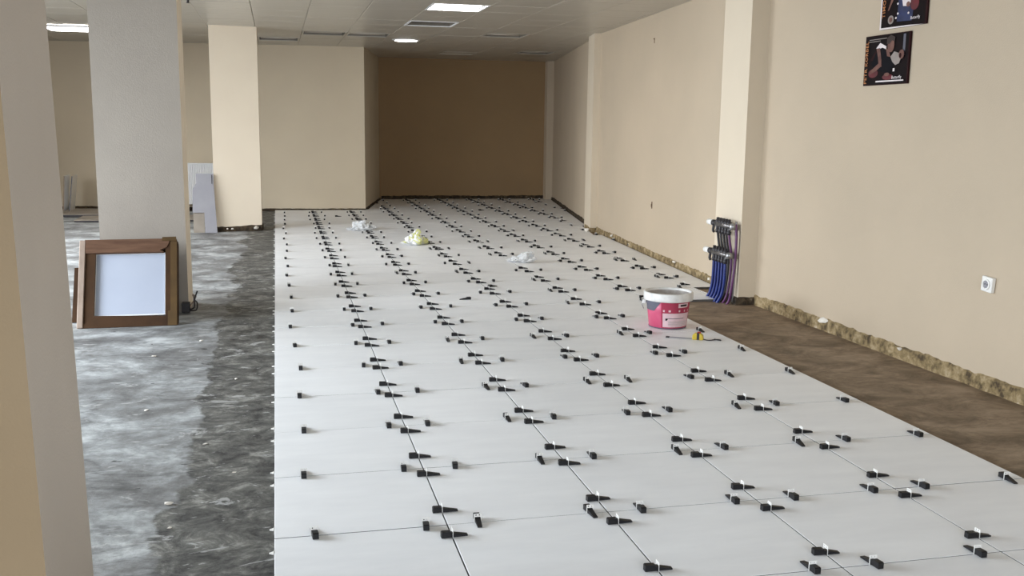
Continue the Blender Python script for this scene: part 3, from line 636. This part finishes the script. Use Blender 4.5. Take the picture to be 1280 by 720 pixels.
bag('plastic_bag', (1.60, 8.28, 0.0), (0.16, 0.14, 0.15), 11, 'crumpled plastic bag with yellow print on the tiles', M['film_white'], M['film_yellow'], 0.2, (0.1, 0.0))
bag('plastic_bag', (1.12, 9.98, 0.0), (0.19, 0.16, 0.12), 23, 'flat crumpled clear plastic bag farthest from the camera', M['film'], M['film_white'], -0.3, (0.1, 0.2))
bm = bmesh.new(); crumb(bm, (0, 0, 0), 0.03, random.Random(3)); o = fin('plastic_scrap', bm, M['film_white'], loc=(2.37, 8.26, 0.008)); o.scale = (1.4, 0.8, 0.3); tag(o, 'tiny white plastic scrap between the two front bags', 'plastic scrap')

# ------------------------------------------------------------------ heating manifold with pipes on the near pilaster
t = thing('pipe_manifold', 'heating manifold with two metal bars and blue pipes on the near pilaster', 'pipe manifold', (3.608, 4.24, FZ))
def yb(name, y0, y1, x, z, r, m, par, seg=14):
    bm = bmesh.new(); tube(bm, [(x, y0, z), (x, y1, z)], r, seg); return fin(name, bm, m, par, True)
for z, x, dark in ((0.640, 0.0, True), (0.405, -0.02, False)):
    b_ = yb('manifold_bar', -0.20, 0.105, x, z, 0.022, M['brass'], t)
    yb('end_valve', 0.105, 0.15, x, z, 0.026, M['dark'], b_); yb('end_cap', 0.15, 0.24, x, z, 0.025, M['white_pl'], b_); yb('end_cap', -0.235, -0.20, x, z, 0.027, M['alu'], b_)
    for k_ in range(5):
        y = -0.15+0.054*k_
        bm = bmesh.new(); lathe(bm, [(0.017, -0.075), (0.019, -0.05), (0.015, -0.045), (0.015, 0.0), (0.022, 0.005), (0.022, 0.028), (0.013, 0.034), (0.013, 0.052)], 10, x, y); o = fin('outlet_fitting', bm, M['dark'], b_, True); o.location = (0, 0, z)
    bm = bmesh.new(); box(bm, x-0.01, x+0.065, -0.185, -0.165, z-0.03, z+0.012); fin('bracket', bm, M['alu'], t)
    bm = bmesh.new(); box(bm, x-0.01, x+0.065, 0.080, 0.098, z-0.03, z+0.012); fin('bracket', bm, M['alu'], t)
bm = bmesh.new(); tube(bm, curve([(0.0, 0.135, 0.63), (-0.005, 0.14, 0.58), (-0.004, 0.125, 0.565)], 5), 0.012, 8); fin('drain_hook', bm, M['dark'], t, True)
bm = bmesh.new(); tube(bm, curve([(-0.02, 0.135, 0.395), (-0.025, 0.14, 0.345), (-0.024, 0.125, 0.33)], 5), 0.012, 8); fin('drain_hook', bm, M['dark'], t, True)
for k_ in range(5):
    y = -0.15+0.054*k_
    bm = bmesh.new(); tube(bm, curve([(-0.02, y, 0.36), (-0.02, y, 0.26), (-0.022, y+0.005, 0.15), (-0.03, y+0.02, 0.07), (-0.045, y+0.04, 0.02), (-0.055, y+0.05, -0.004)], 6), 0.0125, 8); fin('blue_pipe', bm, M['blue'], t, True)
    bm = bmesh.new(); tube(bm, curve([(0.0, y, 0.60), (0.012, y-0.004, 0.50), (0.026, y-0.01, 0.40), (0.026, y-0.012, 0.25), (0.018, y, 0.12), (0.0, y+0.01, 0.04), (-0.015, y+0.03, -0.004)], 6), 0.0105, 8); fin('dark_pipe', bm, M['dark'] if k_ else M['purple'], t, True)
bm = bmesh.new(); tube(bm, curve([(0.02, -0.225, 0.66), (0.03, -0.23, 0.55), (0.03, -0.225, 0.35), (0.02, -0.22, 0.2), (0.01, -0.20, 0.05), (-0.005, -0.18, -0.004)], 6), 0.011, 8); fin('riser_pipe', bm, M['purple'], t, True)
bm = bmesh.new(); tube(bm, curve([(0.035, -0.21, 0.68), (0.04, -0.215, 0.5), (0.04, -0.21, 0.3), (0.035, -0.2, 0.02)], 6), 0.010, 8); fin('riser_pipe', bm, M['alu'], t, True)

# ------------------------------------------------------------------ posters on the near right wall
WX = lambda y: NEAR[0][0]+(NEAR[1][0]-NEAR[0][0])*(y-NEAR[0][1])/(NEAR[1][1]-NEAR[0][1])
def poster(y_left, z0, wd, hg, label, th, rotx):
    x = WX(y_left-wd/2)-0.001
    t = thing('poster', label, 'poster', (x, y_left-wd/2, z0), (rotx, 0, math.radians(0.3)), 'sports posters on the right wall')
    lay = {'n': 0}
    def uv(u, v, k): return (-th-0.0006*k, wd/2-u*wd, v*hg)
    def shape(name, pts, m, par=t):
        lay['n'] += 1; bm = bmesh.new(); bm.faces.new([bm.verts.new(uv(u, v, lay['n'])) for u, v in pts]); bmesh.ops.triangulate(bm, faces=bm.faces)
        me = bpy.data.meshes.new(name); bm.to_mesh(me); bm.free(); return link_mesh(name, me, m, par)
    def text(name, s, size, u, v, m, vertical=False, sx=1.0, par=t):
        lay['n'] += 1; c = bpy.data.curves.new(name, 'FONT'); c.body = s; c.size = 1.0; c.resolution_u = 2; c.space_character = 1.1; c.offset = 0.012
        ob = bpy.data.objects.new('tmp', c); COL.objects.link(ob); dg = bpy.context.evaluated_depsgraph_get(); me = bpy.data.meshes.new_from_object(ob.evaluated_get(dg)); bpy.data.objects.remove(ob)
        for vv in me.vertices:
            a, b2 = vv.co.x*size*sx, vv.co.y*size
            pu, pv = (u*wd-b2, v*hg+a) if vertical else (u*wd+a, v*hg+b2)
            vv.co = (-th-0.0006*lay['n'], wd/2-pu, pv)
        me.name = name; return link_mesh(name, me, m, par)
    bm = bmesh.new(); box(bm, -th, 0, -wd/2, wd/2, 0, hg, bev=0.0015); fin('board', bm, M['p_maroon'], t)
    return t, shape, text
def ell(u, v, a, b_, n=16, rot=0.0): return [(u+a*math.cos(2*math.pi*k_/n)*math.cos(rot)-b_*math.sin(2*math.pi*k_/n)*math.sin(rot), v+a*math.cos(2*math.pi*k_/n)*math.sin(rot)+b_*math.sin(2*math.pi*k_/n)*math.cos(rot)) for k_ in range(n)]
t, sh, tx_ = poster(2.655, 1.69, 0.47, 0.315, 'dark poster of a crouching player holding a pale bat, the lower of two', 0.014, 0.0)
sh('print', [(0.012, 0.015), (0.975, 0.015), (0.975, 0.985), (0.012, 0.985)], M['p_black'])
sh('post_stripe', [(0.86, 0.55), (0.91, 0.55), (0.91, 0.96), (0.86, 0.96)], M['slate'])
sh('table_edge', [(0.13, 0.50), (0.20, 0.50), (0.30, 0.68), (0.27, 0.70)], M['p_maroon'])
sh('red_bat', ell(0.23, 0.24, 0.11, 0.09), M['p_red']); sh('red_table', ell(0.57, 0.15, 0.12, 0.06), M['p_red'])
sh('shirt', [(0.28, 0.30), (0.60, 0.22), (0.72, 0.40), (0.58, 0.56), (0.50, 0.74), (0.36, 0.80), (0.26, 0.62), (0.18, 0.42)], M['p_shirt'])
sh('shoulder', [(0.27, 0.74), (0.36, 0.84), (0.50, 0.76), (0.52, 0.69), (0.42, 0.74), (0.33, 0.72)], M['p_white'])
sh('upper_arm', [(0.28, 0.73), (0.36, 0.74), (0.41, 0.50), (0.42, 0.36), (0.36, 0.36), (0.33, 0.55)], M['p_skin'])
sh('forearm', [(0.36, 0.44), (0.43, 0.38), (0.30, 0.28), (0.16, 0.22), (0.17, 0.29)], M['p_skin'])
sh('face', ell(0.61, 0.77, 0.075, 0.14), M['p_skin']); sh('neck', [(0.50, 0.74), (0.58, 0.66), (0.62, 0.54), (0.54, 0.56)], M['p_skin'])
sh('hair', [(0.52, 0.80), (0.52, 0.92), (0.60, 0.97), (0.70, 0.92), (0.69, 0.84), (0.63, 0.86), (0.58, 0.80)], M['p_hair'])
sh('pale_bat', [(0.62, 0.54), (0.70, 0.64), (0.80, 0.60), (0.85, 0.48), (0.82, 0.40), (0.74, 0.37), (0.67, 0.44)], M['p_grey'])
sh('hand', ell(0.86, 0.57, 0.06, 0.09), M['p_skin']); sh('hand_shadow', ell(0.84, 0.55, 0.025, 0.05), M['p_maroon'])
sh('knee', ell(0.57, 0.20, 0.06, 0.035), M['p_skin']); sh('wristband', [(0.70, 0.25), (0.74, 0.25), (0.74, 0.31), (0.70, 0.31)], M['p_white'])
sh('white_bar', [(0.33, 0.055), (0.95, 0.055), (0.95, 0.080), (0.33, 0.085)], M['p_white'])
tx_('lettering', 'PETR KORBEL', 0.041, 0.112, 0.03, M['p_gold'], True, 1.0)
tx_('logo', 'Butterfly', 0.027, 0.69, 0.105, M['p_white'], False, 0.95)
for v_, a_ in ((0.905, 0.40), (0.865, 0.26)): sh('caption_line', [(0.13, v_), (0.13+a_, v_+0.004), (0.13+a_, v_+0.018), (0.13, v_+0.016)], M['p_grey'])
t, sh, tx_ = poster(2.515, 2.035, 0.47, 0.315, 'dark poster of a player in blue shirt, upper one cut by picture top', 0.012, 0.0)
sh('print', [(0.03, 0.04), (0.965, 0.02), (0.965, 0.985), (0.03, 0.985)], M['p_black'])
sh('white_margin', [(0.0, 0.0), (0.03, 0.0), (0.03, 1.0), (0.0, 1.0)], M['p_white']); sh('white_margin', [(0.03, 0.0), (0.97, 0.0), (0.66, 0.022), (0.03, 0.035)], M['p_white'])
sh('shirt', [(0.38, 0.12), (0.70, 0.10), (0.72, 0.30), (0.62, 0.55), (0.66, 0.85), (0.52, 0.95), (0.40, 0.85), (0.40, 0.5)], M['p_blue'])
sh('red_bat', ell(0.74, 0.42, 0.09, 0.13), M['p_red']); sh('forearm', [(0.46, 0.58), (0.50, 0.60), (0.66, 0.48), (0.64, 0.38), (0.50, 0.40)], M['p_white'])
sh('lower_arm', [(0.17, 0.36), (0.20, 0.36), (0.33, 0.66), (0.31, 0.80), (0.25, 0.62)], M['p_skin']); sh('hand', ell(0.61, 0.42, 0.04, 0.05), M['p_skin'])
sh('head', ell(0.53, 0.90, 0.06, 0.09), M['p_skin']); sh('hair', [(0.46, 0.92), (0.60, 0.92), (0.58, 0.98), (0.48, 0.98)], M['p_hair'])
sh('round_emblem', ell(0.26, 0.17, 0.065, 0.085, 20), M['p_grey']); sh('emblem_core', ell(0.26, 0.17, 0.035, 0.05, 16), M['p_skin'])
for u_, v_ in ((0.41, 0.27), (0.64, 0.25), (0.40, 0.46), (0.38, 0.19)): sh('shirt_mark', ell(u_, v_, 0.020, 0.022, 10), M['p_white'])
sh('white_bar', [(0.86, 0.63), (0.90, 0.63), (0.90, 0.80), (0.86, 0.80)], M['p_white'])
tx_('lettering', 'TIMO BOLL', 0.041, 0.135, 0.22, M['p_gold'], True, 1.05); tx_('logo', 'Butterfly', 0.026, 0.70, 0.12, M['p_white'], False, 0.9)

# ------------------------------------------------------------------ wall socket and small wall fittings
t = thing('wall_socket', 'white surface-mounted power socket on the near right wall', 'socket', (WX(1.33), 1.328, 0.575), (math.radians(4), 0, 0))
bm = bmesh.new(); box(bm, -0.026, 0.0, -0.042, 0.042, -0.042, 0.042, bev=0.004); fin('housing', bm, M['white_pl'], t)
bm = bmesh.new(); lathe(bm, [(0.030, 0.0), (0.030, 0.006), (0.0215, 0.006), (0.020, -0.010)], 28, cap0=False, cap1=False); bmesh.ops.rotate(bm, verts=bm.verts, cent=(0, 0, 0), matrix=Matrix.Rotation(-math.pi/2, 3, 'Y')); fin('ring', bm, M['white_pl'], t, loc=(-0.0262, 0, 0))
bm = bmesh.new(); lathe(bm, [(0.0213, 0.0), (0.0213, 0.0006)], 24); bmesh.ops.rotate(bm, verts=bm.verts, cent=(0, 0, 0), matrix=Matrix.Rotation(-math.pi/2, 3, 'Y')); wl = fin('well', bm, M['grey_sheet'], t, loc=(-0.0264, 0, 0))
for y in (-0.0095, 0.0095):
    bm = bmesh.new(); lathe(bm, [(0.0035, 0.0), (0.0035, 0.001)], 10); bmesh.ops.rotate(bm, verts=bm.verts, cent=(0, 0, 0), matrix=Matrix.Rotation(-math.pi/2, 3, 'Y')); fin('pin_hole', bm, M['black'], wl, loc=(-0.0008, y, 0))
MX = lambda y: MID[0][0]+(MID[1][0]-MID[0][0])*(y-MID[0][1])/(MID[1][1]-MID[0][1])
t = thing('wall_hook', 'small brown bracket screwed to the middle right wall', 'wall bracket', (MX(6.93), 6.93, 0.52))
B('plate', (-0.006, 0.0, -0.011, 0.011, 0.0, 0.075), M['wood'], t, 0.002); B('tongue', (-0.012, -0.006, -0.004, 0.004, 0.02, 0.05), M['wood'], t, 0.001)
t = thing('wall_hook', 'tiny nail bracket high on the middle right wall', 'wall bracket', (MX(7.05), 7.05, 2.30))
B('plate', (-0.004, 0.0, -0.006, 0.006, 0.0, 0.055), M['wood'], t, 0.001); B('tongue', (-0.012, -0.004, -0.004, 0.004, 0.04, 0.05), M['wood'], t, 0.001)

# ------------------------------------------------------------------ cardboard-framed panel leaning on the middle column
TILT = math.radians(-31)
t = thing('framed_panel', 'white square panel in a taped brown cardboard frame leaning on the greyish column', 'framed panel', (-0.985, 3.90, FZ+0.002), (TILT, 0, math.radians(1.5)))
W2, HT, DP = 0.315, 0.665, 0.10
B('backing', (-W2+0.012, W2-0.012, DP-0.012, DP, 0.006, HT-0.006), M['cardboard'], t)
B('panel', (-W2+0.085, W2-0.085, 0.030, 0.046, 0.10, HT-0.10), M['panel_white'], t, 0.003)
bm = bmesh.new()
for d_ in ((-W2+0.078, W2-0.078, 0.024, 0.052, 0.092, 0.10), (-W2+0.078, W2-0.078, 0.024, 0.052, HT-0.10, HT-0.092), (-W2+0.078, -W2+0.085, 0.024, 0.052, 0.10, HT-0.10), (W2-0.085, W2-0.078, 0.024, 0.052, 0.10, HT-0.10)): box(bm, *d_)
fin('panel_rim', bm, M['white_enamel'], t)
def flap(name, pts, y0, y1, m):
    bm = bmesh.new(); lo = [bm.verts.new((x, y0, z)) for x, z in pts]; hi = [bm.verts.new((x, y1, z)) for x, z in pts]; n = len(pts); bm.faces.new(lo); bm.faces.new(hi[::-1])
    for i in range(n): bm.faces.new((lo[i], lo[(i+1) % n], hi[(i+1) % n], hi[i]))
    return fin(name, bm, m, t)
flap('top_flap', [(-W2+0.012, HT-0.10), (W2-0.09, HT-0.098), (W2-0.12, HT-0.085), (W2-0.07, HT-0.062), (W2-0.05, HT-0.012), (W2-0.05, HT+0.006), (-W2+0.006, HT+0.004)], -0.006, 0.020, M['cardboard_top'])
flap('left_flap', [(-W2+0.01, 0.01), (-W2+0.08, 0.08), (-W2+0.08, HT-0.10), (-W2+0.01, HT-0.10)], 0.004, 0.024, M['cardboard'])
flap('bottom_flap', [(-W2, 0.0), (W2-0.06, 0.0), (W2-0.055, 0.07), (W2-0.14, 0.078), (-W2+0.08, 0.09), (-W2, 0.01)], -0.002, 0.022, M['cardboard'])
flap('right_flap', [(W2-0.08, 0.06), (W2-0.042, 0.06), (W2-0.042, HT-0.012), (W2-0.08, HT-0.02)], 0.000, 0.022, M['cardboard'])
flap('right_tape', [(W2-0.062, 0.0), (W2, 0.0), (W2, HT-0.002), (W2-0.045, HT-0.002), (W2-0.045, 0.11), (W2-0.062, 0.11)], -0.006, 0.020, M['olive_tape'])
flap('corner_tape', [(W2-0.105, HT-0.012), (W2-0.002, HT-0.016), (W2-0.006, HT+0.018), (W2-0.10, HT+0.016)], -0.010, 0.06, M['olive_tape'])
B('left_side_board', (-W2-0.028, -W2+0.012, -0.008, DP, 0.002, HT+0.002), M['board_edge'], t, 0.004)
B('right_side_board', (W2-0.006, W2+0.006, 0.018, DP, 0.002, HT-0.008), M['cardboard'], t, 0.002)
B('top_side_board', (-W2, W2, 0.02, DP, HT-0.012, HT), M['cardboard'], t, 0.002); B('bottom_side_board', (-W2, W2, 0.018, DP, 0.0, 0.012), M['cardboard'], t, 0.002)
o = B('cardboard_sheet', (-0.16, 0.16, -0.005, 0.005, 0.0, 0.42), M['cardboard'], bev=0.001, loc=(-1.24, 4.12, FZ+0.001), rot=(math.radians(-30), 0, 0)); tag(o, 'brown cardboard sheet poking out behind the framed panel', 'cardboard sheet')
t = thing('floor_junction_box', 'dark open junction box with loose wires at the foot of the greyish column', 'junction box', (-0.615, 4.36, FZ))
bm = bmesh.new(); box(bm, -0.06, 0.0, -0.03, 0.03, 0.01, 0.085, bev=0.004); fin('box', bm, M['dark'], t)
for k_, pts in enumerate(([(-0.01, -0.02, 0.03), (0.03, -0.03, 0.05), (0.035, -0.01, 0.11), (0.055, 0.0, 0.17)], [(0.0, 0.0, 0.06), (0.03, 0.01, 0.1), (0.02, 0.02, 0.14), (0.045, 0.01, 0.12)], [(0.0, -0.01, 0.02), (0.045, -0.02, 0.03), (0.05, 0.0, 0.08), (0.03, 0.0, 0.10)])):
    bm = bmesh.new(); tube(bm, curve(pts, 6), 0.006, 6); fin('wire', bm, M['dark'] if k_ != 1 else M['board_edge'], t, True)

# ------------------------------------------------------------------ left bay: radiator, leaning sheets, boards
t = thing('radiator', 'white ribbed panel radiator on the rear wall of the left bay', 'radiator', (-1.05, 13.20, 0.10), (0, 0, math.radians(-6)))
bm = bmesh.new(); n = 30; lo, hi = [], []
prof = []
for k_ in range(n):
    x0 = -0.40+0.8*k_/n; d_ = 0.8/n
    prof += [(x0, 0.0), (x0+0.45*d_, 0.0), (x0+0.6*d_, 0.012), (x0+0.85*d_, 0.012)]
prof.append((0.40, 0.0))
lo = [bm.verts.new((x, y-0.05, 0.0)) for x, y in prof]; hi = [bm.verts.new((x, y-0.05, 0.63)) for x, y in prof]
for i in range(len(prof)-1): bm.faces.new((lo[i], lo[i+1], hi[i+1], hi[i]))
fin('ribbed_front', bm, M['white_enamel'], t); B('back_panel', (-0.40, 0.40, -0.030, 0.03, 0.0, 0.63), M['white_enamel'], t); B('top_grille', (-0.405, 0.405, -0.055, 0.035, 0.63, 0.65), M['white_enamel'], t, 0.003)
B('side_cover', (-0.408, -0.40, -0.054, 0.034, 0.0, 0.64), M['white_enamel'], t); B('side_cover', (0.40, 0.408, -0.054, 0.034, 0.0, 0.64), M['white_enamel'], t); 
for x in (-0.33, 0.33): B('foot', (x-0.02, x+0.02, -0.02, 0.02, -0.12, 0.0), M['white_enamel'], t)
bm = bmesh.new()
pts = [(-0.005, 0.0), (0.145, 0.0), (0.115, 0.64), (0.112, 0.76), (-0.10, 0.76), (-0.10, 0.64), (-0.145, 0.56), (-0.155, 0.26), (-0.01, 0.26)]
lo = [bm.verts.new((x, -0.005, z)) for x, z in pts]; hi = [bm.verts.new((x, 0.005, z)) for x, z in pts]; n = len(pts); bm.faces.new(lo); bm.faces.new(hi[::-1])
for i in range(n): bm.faces.new((lo[i], lo[(i+1) % n], hi[(i+1) % n], hi[i]))
t = thing('grey_sheet', 'notched grey sheet standing beside the bright far column, before the radiator', 'sheet', (-0.87, 10.02, FZ), (math.radians(-4), 0, 0))
fin('sheet', bm, M['grey_sheet'], t); B('slot_edge', (0.090, 0.100, -0.008, 0.0, 0.63, 0.745), M['dark'], t); B('lower_plate', (-0.15, -0.012, 0.02, 0.034, 0.0, 0.255), M['grey_plank'], t)
for x, tilt, lab in ((-3.13, 4, 'white thin board leaning in the left bay, outer of two'), (-3.05, 7, 'white thin board leaning in the left bay, inner of two')):
    bm = bmesh.new(); box(bm, -0.006, 0.006, -0.20, 0.20, 0.0, 0.58, bev=0.001); t = thing('leaning_board', lab, 'board', (x, 13.1, FZ), (0, math.radians(tilt), 0), 'boards leaning in the left bay'); fin('panel', bm, M['white_enamel'], t)
    B('edge_band', (-0.0065, 0.0065, -0.204, -0.198, 0.0, 0.58), M['slate'] if tilt > 5 else M['board_edge'], t)
for y0, y1, h_, x0, lab in ((12.35, 13.35, 0.05, -3.2, 'grey plank lying flat against the rear wall of the left bay'), (11.55, 12.25, 0.035, -2.74, 'grey plank lying flat in front of the rear plank in the left bay')):
    t = thing('floor_plank', lab, 'plank', (x0, y0, FZ), (0, 0, 0), 'grey planks on the left bay floor'); B('plank', (0, 1.7, 0, y1-y0, 0.006, h_), M['grey_plank'], t, 0.004); B('dark_edge', (0.003, 1.697, -0.004, 0.0, 0.008, h_*0.72), M['dark'], t)

# ------------------------------------------------------------------ small debris on the bare floor strip
rnd = random.Random(77)
for ci, (x, y, r_) in enumerate(sorted(((-0.385, 0.44, 0.014), (-0.36, 0.21, 0.008), (-0.93, 0.95, 0.010), (-0.62, 1.75, 0.009), (-0.30, 1.15, 0.009), (-0.21, 2.3, 0.010), (-0.72, 2.95, 0.012), (-0.47, 3.35, 0.012), (-0.16, 0.75, 0.007), (-0.80, 0.35, 0.008)), key=lambda c_: c_[1])):
    bm = bmesh.new(); crumb(bm, (0, 0, 0), r_, rnd); o = fin('plaster_crumb', bm, M['rubble'], loc=(x, y, FZ+r_*0.35)); o.scale = (1.3, 1, 0.5); tag(o, f'tiny white plaster crumb on the bare floor left of the tiles, {ordn(ci+1)} from front', 'plaster crumb', 'plaster crumbs on the bare floor')
